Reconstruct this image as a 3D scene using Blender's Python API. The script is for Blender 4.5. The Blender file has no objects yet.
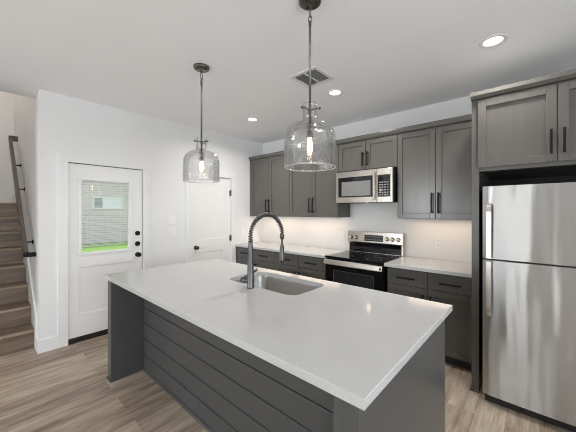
import bpy, bmesh, math, random
from mathutils import Vector, noise as mnoise
random.seed(7)
scn = bpy.context.scene
COL = scn.collection
PI = math.pi

# ------------------------------------------------------------------ camera, world, sun, large lights, exposure
cam_d = bpy.data.cameras.new('camera')
cam_d.sensor_width = 36.0
cam_d.lens = 282.0 / 576.0 * 36.0
cam_d.shift_y = -4.85 / 576.0
cam_d.clip_start = 0.02
cam = bpy.data.objects.new('camera', cam_d)
cam.location = (0, 0, 1.479)
cam.rotation_euler = (PI / 2, 0, math.radians(41.76))
COL.objects.link(cam)
scn.camera = cam

world = bpy.data.worlds.new('world')
scn.world = world
world.use_nodes = True
wn = world.node_tree
bg = wn.nodes['Background']
sky = wn.nodes.new('ShaderNodeTexSky')
sky.sky_type = 'NISHITA'
sky.sun_disc = False
sky.sun_elevation = math.radians(52)
sky.sun_rotation = math.radians(-75)
pale = wn.nodes.new('ShaderNodeMix')
pale.data_type = 'RGBA'
pale.inputs[0].default_value = 0.75
pale.inputs[7].default_value = (1.35, 1.36, 1.38, 1)
wn.links.new(sky.outputs[0], pale.inputs[6])
wn.links.new(pale.outputs[2], bg.inputs[0])
bg.inputs[1].default_value = 0.72


def light(name, kind, loc, energy, color=(1, 1, 1), size=0.1, size_y=None, rot=(0, 0, 0), spread=None):
    d = bpy.data.lights.new(name, kind)
    d.energy = energy
    d.color = color
    if kind == 'AREA':
        d.size = size
        if size_y:
            d.shape = 'RECTANGLE'
            d.size_y = size_y
        else:
            d.shape = 'DISK'
        if spread:
            d.spread = math.radians(spread)
    elif kind == 'SUN':
        d.angle = math.radians(1.0)
    else:
        d.shadow_soft_size = size
    o = bpy.data.objects.new(name, d)
    o.location = loc
    o.rotation_euler = rot
    COL.objects.link(o)
    return o


sun = light('sun', 'SUN', (-20, 6, 20), 2.4, (1, 0.95, 0.88))
sun.rotation_euler = Vector((-0.27, 0.10, 0.95)).to_track_quat('Z', 'Y').to_euler()
WIN_Y = -4.6
# area lamps added at made-up windows beside and behind the camera, lighting the room
light('window_daylight', 'AREA', (2.75, 0.35, 1.35), 100, (0.86, 0.935, 1.0), 1.9, 2.2, (0, PI / 2 + 0.30, 0))
light('window_daylight', 'AREA', (2.75, -2.8, 1.35), 40, (0.86, 0.935, 1.0), 1.9, 2.2, (0, PI / 2 + 0.15, 0))
light('window_daylight', 'AREA', (-1.2, WIN_Y - 0.25, 1.08), 26, (0.86, 0.935, 1.0), 2.0, 2.1, (PI / 2, 0, 0))
light('window_daylight', 'AREA', (-3.2, WIN_Y - 0.25, 1.5), 105, (0.89, 0.95, 1.0), 1.1, 1.7, (PI / 2 + 0.2, 0, 0))
# lamp added above the stairs, out of view, to light the landing
light('stair_hall_light', 'AREA', (-5.4, -0.1, 4.5), 11, (1.0, 0.90, 0.80), 0.5)

scn.view_settings.view_transform = 'Standard'
scn.view_settings.look = 'None'
scn.view_settings.exposure = 0.2
scn.view_settings.gamma = 1.0
scn.view_settings.use_curve_mapping = False
scn.cycles.use_denoising = True
scn.cycles.filter_width = 1.0
scn.cycles.max_bounces = 12
scn.cycles.diffuse_bounces = 6
scn.cycles.glossy_bounces = 5
scn.cycles.transmission_bounces = 10
scn.cycles.transparent_max_bounces = 24
scn.cycles.sample_clamp_indirect = 4.0


# ------------------------------------------------------------------ materials
def new_mat(name):
    m = bpy.data.materials.new(name)
    m.use_nodes = True
    nt = m.node_tree
    return m, nt, nt.nodes['Principled BSDF']


def coords(nt, scale=(1, 1, 1), kind='Object', rot=(0, 0, 0)):
    tc = nt.nodes.new('ShaderNodeTexCoord')
    mp = nt.nodes.new('ShaderNodeMapping')
    mp.inputs['Scale'].default_value = scale
    mp.inputs['Rotation'].default_value = rot
    nt.links.new(tc.outputs[kind], mp.inputs[0])
    return mp.outputs[0]


def noise(nt, vec, scale, detail=3, rough=0.5):
    n = nt.nodes.new('ShaderNodeTexNoise')
    n.inputs['Scale'].default_value = scale
    n.inputs['Detail'].default_value = detail
    n.inputs['Roughness'].default_value = rough
    nt.links.new(vec, n.inputs['Vector'])
    return n.outputs[0]


def ramp(nt, fac, stops):
    r = nt.nodes.new('ShaderNodeValToRGB')
    el = r.color_ramp.elements
    el[0].position, el[0].color = stops[0][0], (*stops[0][1], 1)
    el[1].position, el[1].color = stops[-1][0], (*stops[-1][1], 1)
    for p, c in stops[1:-1]:
        e = el.new(p)
        e.color = (*c, 1)
    nt.links.new(fac, r.inputs[0])
    return r.outputs[0]


def bump(nt, b, height, strength=0.2, dist=0.002):
    n = nt.nodes.new('ShaderNodeBump')
    n.inputs['Strength'].default_value = strength
    n.inputs['Distance'].default_value = dist
    nt.links.new(height, n.inputs['Height'])
    nt.links.new(n.outputs[0], b.inputs['Normal'])


def paint(name, color, rough=0.5, var=0.03, scale=6.0, bmp=0.0, metallic=0.0, grain=(1, 1, 1), coat=0.0):
    m, nt, b = new_mat(name)
    v = coords(nt, grain)
    f = noise(nt, v, scale, 4)
    lo = tuple(c * (1 - var) for c in color)
    hi = tuple(min(1, c * (1 + var)) for c in color)
    nt.links.new(ramp(nt, f, [(0.3, lo), (0.7, hi)]), b.inputs['Base Color'])
    b.inputs['Roughness'].default_value = rough
    b.inputs['Metallic'].default_value = metallic
    b.inputs['Coat Weight'].default_value = coat
    if bmp:
        bump(nt, b, noise(nt, v, scale * 30, 2), bmp, 0.001)
    return m


def emit(name, color, strength):
    m, nt, b = new_mat(name)
    b.inputs['Base Color'].default_value = (*color, 1)
    b.inputs['Emission Color'].default_value = (*color, 1)
    b.inputs['Emission Strength'].default_value = strength
    f = noise(nt, coords(nt), 20)
    nt.links.new(ramp(nt, f, [(0, color), (1, color)]), b.inputs['Base Color'])
    return m


M = {}
M['wall'] = paint('wall_paint', (0.765, 0.765, 0.765), 0.6, 0.01, 3, 0.06)
M['ceiling'] = paint('ceiling_paint', (0.875, 0.88, 0.885), 0.8, 0.01, 2, 0.12)
M['trim'] = paint('trim_paint', (0.785, 0.785, 0.78), 0.35, 0.01, 4)
M['door'] = paint('door_paint', (0.82, 0.815, 0.805), 0.38, 0.01, 4)
M['cab'] = paint('cabinet_paint', (0.094, 0.089, 0.081), 0.23, 0.045, 9, 0.03, grain=(3, 3, 0.35))
M['isl'] = paint('island_paint', (0.066, 0.067, 0.067), 0.32, 0.08, 7, 0.05, grain=(2, 2, 2))
M['cabin'] = paint('cabinet_inside', (0.035, 0.035, 0.034), 0.6, 0.05)  # dark toe kicks and backing, and the shade painted in the refrigerator bay
M['black'] = paint('matte_black_metal', (0.008, 0.0076, 0.0072), 0.6, 0.1, 20)
M['black'].node_tree.nodes['Principled BSDF'].inputs['Specular IOR Level'].default_value = 0.2
M['bronze'] = paint('dark_bronze', (0.05, 0.042, 0.036), 0.35, 0.15, 30, metallic=0.6)
M['nickel'] = paint('aged_nickel', (0.15, 0.138, 0.124), 0.35, 0.08, 30, metallic=1.0)
M['faucet'] = paint('gunmetal_steel', (0.115, 0.119, 0.122), 0.36, 0.06, 30, metallic=1.0)
M['rubber'] = paint('black_rubber', (0.012, 0.012, 0.012), 0.6, 0.1, 20)
M['plate'] = paint('white_plastic', (0.82, 0.81, 0.80), 0.35, 0.01, 4)
M['slot'] = paint('dark_slot', (0.05, 0.05, 0.05), 0.6, 0.05)
M['applblack'] = paint('appliance_black', (0.012, 0.012, 0.013), 0.25, 0.1, 20)
M['blackglass'] = paint('black_glass', (0.006, 0.006, 0.007), 0.06, 0.1, 10)
M['mwglass'] = paint('screened_oven_glass', (0.17, 0.17, 0.165), 0.22, 0.05, 10)
M['ovenglass'] = paint('oven_window_glass', (0.03, 0.03, 0.03), 0.08, 0.05, 10)
M['legend'] = paint('panel_legend_grey', (0.22, 0.225, 0.23), 0.5, 0.05, 10)
M['border'] = paint('oven_window_border', (0.075, 0.075, 0.073), 0.3, 0.05, 10)
M['button'] = paint('panel_button', (0.06, 0.062, 0.066), 0.4, 0.05, 10)
M['grille'] = paint('vent_white', (0.72, 0.72, 0.71), 0.5, 0.02, 10)
M['ventdark'] = paint('vent_duct', (0.24, 0.24, 0.24), 0.8, 0.05, 10)
M['blind'] = paint('blind_white', (0.80, 0.81, 0.80), 0.5, 0.02, 10)
M['bulbcap'] = paint('bulb_base', (0.4, 0.37, 0.3), 0.35, 0.05, 20, metallic=1.0)
M['lens'] = emit('downlight_lens', (1.0, 0.86, 0.70), 1.7)
M['filament'] = emit('filament', (1.0, 0.84, 0.62), 26.0)
M['roof'] = paint('roof_shingle', (0.12, 0.12, 0.125), 0.9, 0.2, 30)
M['houseglass'] = paint('house_window_glass', (0.30, 0.33, 0.34), 0.15, 0.05, 5)
M['houseglare'] = paint('house_window_blind', (0.80, 0.82, 0.84), 0.4, 0.05, 5)  # paler colour for the right pane of the house window


def stainless(name, color, rough, aniso, wav=0.0):
    m, nt, b = new_mat(name)
    v = coords(nt, (2, 2, 160))
    f = noise(nt, v, 3, 2)
    nt.links.new(ramp(nt, f, [(0.2, tuple(c * 0.95 for c in color)), (0.8, color)]), b.inputs['Base Color'])
    b.inputs['Metallic'].default_value = 1.0
    b.inputs['Roughness'].default_value = rough
    b.inputs['Anisotropic'].default_value = aniso
    b.inputs['Anisotropic Rotation'].default_value = 0.25
    t = nt.nodes.new('ShaderNodeTangent')
    t.direction_type = 'RADIAL'
    t.axis = 'Z'
    nt.links.new(t.outputs[0], b.inputs['Tangent'])
    if wav:
        bump(nt, b, noise(nt, coords(nt, (7, 1, 1.3)), 1.0, 1), wav, 0.02)
    return m


M['steel'] = stainless('stainless_steel', (0.62, 0.58, 0.525), 0.24, 0.5)
M['fridgesteel'] = stainless('refrigerator_steel', (0.54, 0.54, 0.53), 0.29, 0.97, 0.5)
M['sinksteel'] = stainless('sink_steel', (0.60, 0.59, 0.57), 0.3, 0.4)
M['handlesteel'] = stainless('handle_steel', (0.62, 0.58, 0.54), 0.25, 0.3)

# white quartz with fine speckles
m, nt, b = new_mat('white_quartz')
v = coords(nt)
sp = noise(nt, v, 260, 2, 0.7)
big = noise(nt, v, 5, 3)
c1 = ramp(nt, sp, [(0.30, (0.36, 0.36, 0.355)), (0.40, (0.48, 0.48, 0.475)), (0.72, (0.515, 0.515, 0.51))])
mx = nt.nodes.new('ShaderNodeMix')
mx.data_type = 'RGBA'
mx.blend_type = 'MULTIPLY'
mx.inputs[0].default_value = 1.0
nt.links.new(c1, mx.inputs[6])
nt.links.new(ramp(nt, big, [(0.3, (0.97, 0.97, 0.97)), (0.7, (1, 1, 1))]), mx.inputs[7])
nt.links.new(mx.outputs[2], b.inputs['Base Color'])
b.inputs['Roughness'].default_value = 0.12
M['quartz'] = m


# wood-look plank floor, planks run along world Y
def plank_mat(name, tones, grain_dark=0.62, rough=0.42):
    m, nt, b = new_mat(name)
    tc = nt.nodes.new('ShaderNodeTexCoord')
    sep = nt.nodes.new('ShaderNodeSeparateXYZ')
    nt.links.new(tc.outputs['Object'], sep.inputs[0])
    add = nt.nodes.new('ShaderNodeMath')
    nt.links.new(sep.outputs[0], add.inputs[0])
    nt.links.new(sep.outputs[2], add.inputs[1])
    comb = nt.nodes.new('ShaderNodeCombineXYZ')
    nt.links.new(sep.outputs[1], comb.inputs[0])
    nt.links.new(add.outputs[0], comb.inputs[1])
    br = nt.nodes.new('ShaderNodeTexBrick')
    br.offset = 0.37
    br.inputs['Scale'].default_value = 1.0
    br.inputs['Brick Width'].default_value = 1.22
    br.inputs['Row Height'].default_value = 0.178
    br.inputs['Mortar Size'].default_value = 0.0012
    br.inputs['Mortar Smooth'].default_value = 0.3
    br.inputs['Bias'].default_value = 0.0
    br.inputs['Color1'].default_value = (0, 0, 0, 1)
    br.inputs['Color2'].default_value = (1, 1, 1, 1)
    br.inputs['Mortar'].default_value = (0.5, 0.5, 0.5, 1)
    nt.links.new(comb.outputs[0], br.inputs['Vector'])
    # each plank shifts the grain noise
    mp = nt.nodes.new('ShaderNodeMapping')
    mp.inputs['Scale'].default_value = (1.7, 13, 1)
    nt.links.new(comb.outputs[0], mp.inputs[0])
    vadd = nt.nodes.new('ShaderNodeVectorMath')
    vadd.operation = 'MULTIPLY_ADD'
    nt.links.new(br.outputs['Color'], vadd.inputs[0])
    vadd.inputs[1].default_value = (9, 5, 13)
    nt.links.new(mp.outputs[0], vadd.inputs[2])
    g1 = noise(nt, vadd.outputs[0], 1.3, 6, 0.62)
    mp2 = nt.nodes.new('ShaderNodeMapping')
    mp2.inputs['Scale'].default_value = (3.5, 110, 1)
    nt.links.new(comb.outputs[0], mp2.inputs[0])
    g2 = noise(nt, mp2.outputs[0], 1.0, 3, 0.6)
    mixf = nt.nodes.new('ShaderNodeMix')
    mixf.data_type = 'FLOAT'
    mixf.inputs[0].default_value = 0.17
    nt.links.new(g1, mixf.inputs[2])
    nt.links.new(br.outputs['Color'], mixf.inputs[3])
    base = ramp(nt, mixf.outputs[0], tones)
    mul = nt.nodes.new('ShaderNodeMix')
    mul.data_type = 'RGBA'
    mul.blend_type = 'MULTIPLY'
    mul.inputs[0].default_value = 1.0
    nt.links.new(base, mul.inputs[6])
    nt.links.new(ramp(nt, g2, [(0.25, (grain_dark,) * 3), (0.55, (1, 1, 1))]), mul.inputs[7])
    mul2 = nt.nodes.new('ShaderNodeMix')
    mul2.data_type = 'RGBA'
    mul2.blend_type = 'MIX'
    nt.links.new(br.outputs['Fac'], mul2.inputs[0])
    nt.links.new(mul.outputs[2], mul2.inputs[6])
    mul2.inputs[7].default_value = (tones[0][1][0] * 0.9, tones[0][1][1] * 0.9, tones[0][1][2] * 0.9, 1)
    nt.links.new(mul2.outputs[2], b.inputs['Base Color'])
    b.inputs['Roughness'].default_value = rough
    bump(nt, b, g2, 0.12, 0.001)
    return m


M['floor'] = plank_mat('wood_plank_floor', [(0.30, (0.15, 0.110, 0.080)), (0.44, (0.29, 0.226, 0.168)),
                                            (0.56, (0.41, 0.335, 0.258)), (0.70, (0.52, 0.435, 0.345))], 0.66)
M['stair'] = plank_mat('stair_planks', [(0.30, (0.105, 0.072, 0.048)), (0.45, (0.185, 0.132, 0.092)),
                                        (0.58, (0.25, 0.182, 0.128)), (0.72, (0.33, 0.250, 0.180))], 0.6)
M['nosing'] = paint('stair_nosing_wood', (0.27, 0.205, 0.145), 0.45, 0.15, 8, grain=(6, 1, 6))
M['rail'] = paint('taupe_stained_wood', (0.085, 0.068, 0.053), 0.45, 0.3, 10, 0.1, grain=(1, 12, 12))

# grass, siding
m, nt, b = new_mat('lawn_grass')
f = noise(nt, coords(nt), 9, 6, 0.7)
nt.links.new(ramp(nt, f, [(0.3, (0.14, 0.30, 0.04)), (0.7, (0.32, 0.55, 0.13))]), b.inputs['Base Color'])
b.inputs['Roughness'].default_value = 0.9
M['grass'] = m
m, nt, b = new_mat('white_lap_siding')
tc = nt.nodes.new('ShaderNodeTexCoord')
sep = nt.nodes.new('ShaderNodeSeparateXYZ')
nt.links.new(tc.outputs['Object'], sep.inputs[0])
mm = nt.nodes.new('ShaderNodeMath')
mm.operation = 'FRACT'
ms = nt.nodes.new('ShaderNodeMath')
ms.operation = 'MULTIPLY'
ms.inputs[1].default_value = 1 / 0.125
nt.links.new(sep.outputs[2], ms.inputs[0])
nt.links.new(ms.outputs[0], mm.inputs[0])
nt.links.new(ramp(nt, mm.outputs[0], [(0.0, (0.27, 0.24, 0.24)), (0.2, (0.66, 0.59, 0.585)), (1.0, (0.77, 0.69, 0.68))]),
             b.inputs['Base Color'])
b.inputs['Roughness'].default_value = 0.7
M['siding'] = m


def thin_glass(name, refract=0.0, wav=0.0, tint=(0.97, 0.98, 0.98), ior=1.5, scale=30):
    m, nt, b = new_mat(name)
    nt.nodes.remove(b)
    out = nt.nodes['Material Output']
    tr = nt.nodes.new('ShaderNodeBsdfTransparent')
    tr.inputs[0].default_value = (*tint, 1)
    gl = nt.nodes.new('ShaderNodeBsdfGlossy')
    gl.inputs['Roughness'].default_value = 0.02
    lw = nt.nodes.new('ShaderNodeLayerWeight')
    lw.inputs[0].default_value = 0.5
    fr = nt.nodes.new('ShaderNodeMapRange')
    pw = nt.nodes.new('ShaderNodeMath')
    pw.operation = 'POWER'
    pw.inputs[1].default_value = 4.0
    nt.links.new(lw.outputs['Facing'], pw.inputs[0])
    nt.links.new(pw.outputs[0], fr.inputs['Value'])
    fr.inputs['To Min'].default_value = 0.035
    fr.inputs['To Max'].default_value = 0.55
    mix = nt.nodes.new('ShaderNodeMixShader')
    nt.links.new(fr.outputs[0], mix.inputs[0])
    nt.links.new(tr.outputs[0], mix.inputs[1])
    nt.links.new(gl.outputs[0], mix.inputs[2])
    last = mix
    f = noise(nt, coords(nt), scale, 2, 0.5)
    if wav:
        bn = nt.nodes.new('ShaderNodeBump')
        bn.inputs['Strength'].default_value = wav
        bn.inputs['Distance'].default_value = 0.01
        nt.links.new(f, bn.inputs['Height'])
        nt.links.new(bn.outputs[0], gl.inputs['Normal'])
        nt.links.new(bn.outputs[0], lw.inputs['Normal'])
    if refract:
        g = nt.nodes.new('ShaderNodeBsdfGlass')
        g.inputs['IOR'].default_value = ior
        g.inputs['Roughness'].default_value = 0.0
        if wav:
            nt.links.new(bn.outputs[0], g.inputs['Normal'])
        mix2 = nt.nodes.new('ShaderNodeMixShader')
        mix2.inputs[0].default_value = refract
        nt.links.new(mix.outputs[0], mix2.inputs[1])
        nt.links.new(g.outputs[0], mix2.inputs[2])
        last = mix2
    nt.links.new(last.outputs[0], out.inputs[0])
    return m


M['pane'] = thin_glass('window_glass', tint=(0.99, 0.982, 0.98))
M['seeded'] = thin_glass('seeded_glass', 0.36, 0.0, (1.0, 1.0, 1.0), ior=1.45)
M['seeded_rim'] = paint('glass_rim', (0.62, 0.62, 0.61), 0.08, 0.02, 10)
M['bulbglass'] = thin_glass('bulb_glass', 0.0, 0.0, (1.0, 0.95, 0.86))


# ------------------------------------------------------------------ mesh helpers
class MB:
    """collects shapes in world coordinates and links them as one mesh object"""

    def __init__(self):
        self.bm = bmesh.new()

    def box(self, x0, x1, y0, y1, z0, z1, bev=0.0):
        t = bmesh.new()
        bmesh.ops.create_cube(t, size=1.0)
        for v in t.verts:
            v.co = Vector(((x0 + x1) / 2 + v.co.x * (x1 - x0), (y0 + y1) / 2 + v.co.y * (y1 - y0),
                           (z0 + z1) / 2 + v.co.z * (z1 - z0)))
        if bev:
            bmesh.ops.bevel(t, geom=list(t.edges), offset=bev, segments=2, profile=0.5, affect='EDGES')
        self._merge(t)
        return self

    def _merge(self, t):
        me = bpy.data.meshes.new('tmp')
        t.to_mesh(me)
        t.free()
        self.bm.from_mesh(me)
        bpy.data.meshes.remove(me)

    def prism(self, pts, axis, a0, a1):
        """polygon in the plane of the two other axes, extruded along axis from a0 to a1"""
        def co(p, a):
            if axis == 'x':
                return Vector((a, p[0], p[1]))
            if axis == 'y':
                return Vector((p[0], a, p[1]))
            return Vector((p[0], p[1], a))
        t = bmesh.new()
        A = [t.verts.new(co(p, a0)) for p in pts]
        B = [t.verts.new(co(p, a1)) for p in pts]
        t.faces.new(A)
        t.faces.new(B)
        n = len(pts)
        for i in range(n):
            t.faces.new((A[i], A[(i + 1) % n], B[(i + 1) % n], B[i]))
        bmesh.ops.recalc_face_normals(t, faces=t.faces)
        self._merge(t)
        return self

    def tube(self, path, r, seg=12, caps=True, closed=False):
        path = [Vector(p) for p in path]
        n = len(path)
        rr = r if isinstance(r, (list, tuple)) else [r] * n
        t = bmesh.new()
        rings = []
        prev = None
        for i, p in enumerate(path):
            if closed:
                d = path[(i + 1) % n] - path[i - 1]
            else:
                d = path[min(i + 1, n - 1)] - path[max(i - 1, 0)]
            d.normalize()
            if prev is None:
                u = d.orthogonal().normalized()
            else:
                u = (prev - d * prev.dot(d)).normalized()
            prev = u
            w = d.cross(u)
            rings.append([t.verts.new(p + (u * math.cos(2 * PI * k / seg) + w * math.sin(2 * PI * k / seg)) * rr[i])
                          for k in range(seg)])
        m_ = n if closed else n - 1
        for i in range(m_):
            a, b_ = rings[i], rings[(i + 1) % n]
            for k in range(seg):
                f = t.faces.new((a[k], a[(k + 1) % seg], b_[(k + 1) % seg], b_[k]))
                f.smooth = True
        if caps and not closed:
            t.faces.new(rings[0])
            t.faces.new(rings[-1])
        bmesh.ops.recalc_face_normals(t, faces=t.faces)
        self._merge(t)
        return self

    def lathe(self, c, prof, axis='z', seg=32, smooth=True, closed_profile=False):
        t = bmesh.new()
        rings = []
        for r, h in prof:
            if r < 1e-6:
                pts = [(0, 0, h)]
            else:
                pts = [(r * math.cos(2 * PI * k / seg), r * math.sin(2 * PI * k / seg), h) for k in range(seg)]
            out = []
            for x, y, z in pts:
                if axis == 'x':
                    q = Vector((z, x, y))
                elif axis == 'y':
                    q = Vector((x, z, y))
                else:
                    q = Vector((x, y, z))
                out.append(t.verts.new(q + Vector(c)))
            rings.append(out)
        pairs = list(zip(rings, rings[1:]))
        if closed_profile:
            pairs.append((rings[-1], rings[0]))
        for a, b_ in pairs:
            for k in range(seg):
                k2 = (k + 1) % seg
                if len(a) == 1 and len(b_) == 1:
                    continue
                if len(a) == 1:
                    f = t.faces.new((a[0], b_[k2], b_[k]))
                elif len(b_) == 1:
                    f = t.faces.new((a[k], a[k2], b_[0]))
                else:
                    f = t.faces.new((a[k], a[k2], b_[k2], b_[k]))
                f.smooth = smooth
        if not closed_profile:
            for r_ in (rings[0], rings[-1]):
                if len(r_) > 2:
                    t.faces.new(r_)
        bmesh.ops.recalc_face_normals(t, faces=t.faces)
        self._merge(t)
        return self

    def loops(self, loops, cap_first=False, cap_last=False, smooth=False):
        t = bmesh.new()
        L = [[t.verts.new(Vector(p)) for p in lp] for lp in loops]
        n = len(L[0])
        for a, b_ in zip(L, L[1:]):
            for k in range(n):
                f = t.faces.new((a[k], a[(k + 1) % n], b_[(k + 1) % n], b_[k]))
                f.smooth = smooth
        if cap_first:
            t.faces.new(L[0])
        if cap_last:
            t.faces.new(L[-1])
        bmesh.ops.recalc_face_normals(t, faces=t.faces)
        self._merge(t)
        return self

    def build(self, name, mat, parent=None):
        o_ = Vector((0, 0, 0))
        p = parent
        while p is not None:
            o_ += Vector(p.location)
            p = p.parent
        me = bpy.data.meshes.new(name)
        for v in self.bm.verts:
            v.co -= o_
        self.bm.to_mesh(me)
        self.bm.free()
        ob = bpy.data.objects.new(name, me)
        me.materials.append(mat)
        COL.objects.link(ob)
        if parent is not None:
            ob.parent = parent
        return ob


def thing(name, label, cat, loc, group=None):
    o = bpy.data.objects.new(name, None)
    o.empty_display_size = 0.1
    o.location = loc
    COL.objects.link(o)
    o['label'] = label
    o['category'] = cat
    if group:
        o['group'] = group
    return o


def tag(o, label, cat, group=None, kind=None):
    o['label'] = label
    o['category'] = cat
    if group:
        o['group'] = group
    if kind:
        o['kind'] = kind
    return o


def struct(o, label=None, cat=None):
    o['kind'] = 'structure'
    if label:
        o['label'] = label
    if cat:
        o['category'] = cat
    return o


def copy_tree(o, parent=None):
    c = o.copy()
    COL.objects.link(c)
    if parent is not None:
        c.parent = parent
    for ch in list(o.children):
        copy_tree(ch, c)
    return c


# ------------------------------------------------------------------ measures (metres)
XD, YK, HC = -3.89, 3.644, 2.749        # door wall, kitchen wall, ceiling
YS = 0.467                              # where the door wall ends at the stairs
XE, YB_ = 2.5, WIN_Y                    # right wall, back wall
T = 0.12
D1 = (0.705, 1.494, 2.022)              # exterior door opening y0, y1, top
D2 = (2.170, 2.912, 2.030)              # pantry door opening
SX = -6.6                               # far wall of the stair landing

# ------------------------------------------------------------------ floor, ceiling, walls
struct(MB().box(XD - T, XE + T, YB_ - T, YK + T, -0.12, 0.0).build('floor', M['floor']),
       'grey brown wood plank floor of the kitchen', 'floor')
struct(MB().box(-4.25, XD - T, -0.62, YS, HC, HC + 0.2).box(XD - T, XE + T, YB_ - T, YK + T, HC, HC + 0.2)
       .build('ceiling', M['ceiling']), 'flat white ceiling with downlights', 'ceiling')
w = MB()
y0w, y1w = YS, YK + T
w.box(XD - T, XD, y0w, D1[0], 0, HC)
w.box(XD - T, XD, D1[0], D1[1], D1[2], HC)
w.box(XD - T, XD, D1[1], D2[0], 0, HC)
w.box(XD - T, XD, D2[0], D2[1], D2[2], HC)
w.box(XD - T, XD, D2[1], y1w, 0, HC)
w.box(XD - T, XD, YB_ - T, -0.62, 0, HC)
struct(w.build('wall_left', M['wall']), 'white wall holding the glazed door and the panelled door', 'wall')
struct(MB().box(XD, XE + T, YK, YK + T, 0, HC).build('wall_back', M['wall']), 'white wall behind the cabinets', 'wall')
w = MB()
wz0, wz1 = 0.65, 2.35
w.box(XE, XE + T, YB_ - T, -3.9, 0, HC).box(XE, XE + T, -1.7, -0.75, 0, HC).box(XE, XE + T, 1.45, YK, 0, HC)
for q0_, q1_ in ((-3.9, -1.7), (-0.75, 1.45)):
    w.box(XE, XE + T, q0_, q1_, 0, wz0).box(XE, XE + T, q0_, q1_, wz1, HC)
struct(w.build('wall_right', M['wall']), 'white wall of the living area', 'wall')
w = MB()
xs = [XD, -3.75, -2.65, -2.20, -0.20, XE]
for a, b2, solid in zip(xs, xs[1:], (1, 2, 1, 0, 1)):
    if solid == 1:
        w.box(a, b2, YB_ - T, YB_, 0, HC)
    elif solid == 2:
        w.box(a, b2, YB_ - T, YB_, 0, wz0).box(a, b2, YB_ - T, YB_, wz1, HC)
    else:
        w.box(a, b2, YB_ - T, YB_, 2.13, HC)
struct(w.build('wall_front', M['wall']), 'white living room wall with a glazed patio door', 'wall')
# made-up windows and patio door of the living area, letting the added lamps in
def window_unit(name, cx, cy, along, hw_=0.85, hh_=0.85, cz=1.5, label='white framed living room window'):
    r = bpy.data.objects.new(name, None)
    r.location = (cx, cy, cz)
    COL.objects.link(r)
    struct(r, label, 'window' if name.startswith('window') else 'door')
    f, g = MB(), MB()
    h, t_ = 0.85, 0.05
    k_ = hw_ / h
    kz = hh_ / h
    def bx(mb, a0, a1, z0, z1, d):
        if along == 'x':
            mb.box(cx + a0 * k_, cx + a1 * k_, cy - d, cy + d, cz + z0 * kz, cz + z1 * kz)
        else:
            mb.box(cx - d, cx + d, cy + a0 * k_, cy + a1 * k_, cz + z0 * kz, cz + z1 * kz)
    for s in (-1, 1):
        bx(f, min(s * h, s * (h - t_)), max(s * h, s * (h - t_)), -h, h, 0.03)
        bx(f, -h + t_, h - t_, min(s * h, s * (h - t_)), max(s * h, s * (h - t_)), 0.03)
    bx(f, -h + t_, h - t_, -0.025, 0.025, 0.025)
    f.build('window_frame', M['trim'], r)
    bx(g, -h + t_, h - t_, -h + t_, -0.025, 0.004)
    bx(g, -h + t_, h - t_, 0.025, h - t_, 0.004)
    g.build('pane', M['pane'], r)
window_unit('door_3', -1.2, YB_ - T / 2, 'x', 1.0, 1.064, 1.066, 'white framed glazed patio door of the living room')
window_unit('window_3', -3.2, YB_ - T / 2, 'x', 0.55, label='narrow white framed living room window')
window_unit('window_1', XE + T / 2, -2.8, 'y', 1.1)
window_unit('window_2', XE + T / 2, 0.35, 'y', 1.1)

# stairwell shell
struct(MB().box(SX - T, XD - T, YS, YS + T, -0.12, 4.7).build('wall_stair_right', M['wall']), 'white stairwell wall carrying the handrail', 'wall')
struct(MB().box(SX - T, SX, -0.74, YS, -0.12, 4.7).build('wall_stair_far', M['wall']), 'white wall behind the stair landing', 'wall')
struct(MB().box(SX - T, XD - T, -0.74, -0.62, -0.12, 4.7).build('wall_stair_left', M['wall']), 'white stairwell wall opposite the handrail', 'wall')
struct(MB().box(-4.25, -4.13, -0.62, YS, HC + 0.2, 4.7).build('wall_stair_header', M['wall']), 'wall above the stair opening', 'wall')
struct(MB().box(SX - T, -4.13, -0.74, YS + T, 4.7, 4.8).build('ceiling_stair', M['ceiling']), 'ceiling over the stairwell', 'ceiling')
struct(MB().box(SX, XD - T, -0.62, YS, -0.12, -0.001).build('floor_stair', M['floor']), 'floor under the stairs', 'floor')

# baseboards
bb = MB()
def baseboard_left(y0, y1):
    mb = MB()
    mb.box(XD, XD + 0.016, y0, y1, 0, 0.135, 0.002)
    return mb
struct(MB().box(XD, XD + 0.016, YS - 0.016, D1[0] - 0.09, 0, 0.137, 0.002).box(XD - T + 0.0, XD, YS - 0.016, YS, 0, 0.137, 0.002)
       .build('baseboard_left', M['trim']), 'white baseboard wrapping the wall end beside the stairs', 'baseboard')
struct(baseboard_left(D1[1] + 0.09, D2[0] - 0.086).build('baseboard_between', M['trim']), 'white baseboard between the two doors', 'baseboard')
struct(MB().box(SX, SX + 0.016, -0.62, YS, 1.60, 1.735, 0.002).build('baseboard_landing', M['trim']), 'white baseboard on the stair landing', 'baseboard')


# ------------------------------------------------------------------ doors in the left wall
def casing(name, d, wl, label):
    y0, y1, zt = d
    mb = MB()
    mb.box(XD, XD + 0.018, y0 - wl, y0, 0, zt, 0.002)
    mb.box(XD, XD + 0.018, y1, y1 + wl, 0, zt, 0.002)
    mb.box(XD, XD + 0.018, y0 - wl, y1 + wl, zt, zt + 0.09, 0.002)
    # jamb lining
    struct(mb.build(name, M['trim']), label, 'trim')


casing('trim_1', D1, 0.09, 'white casing around the glazed door')
casing('trim_2', D2, 0.085, 'white casing around the panelled door')

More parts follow.
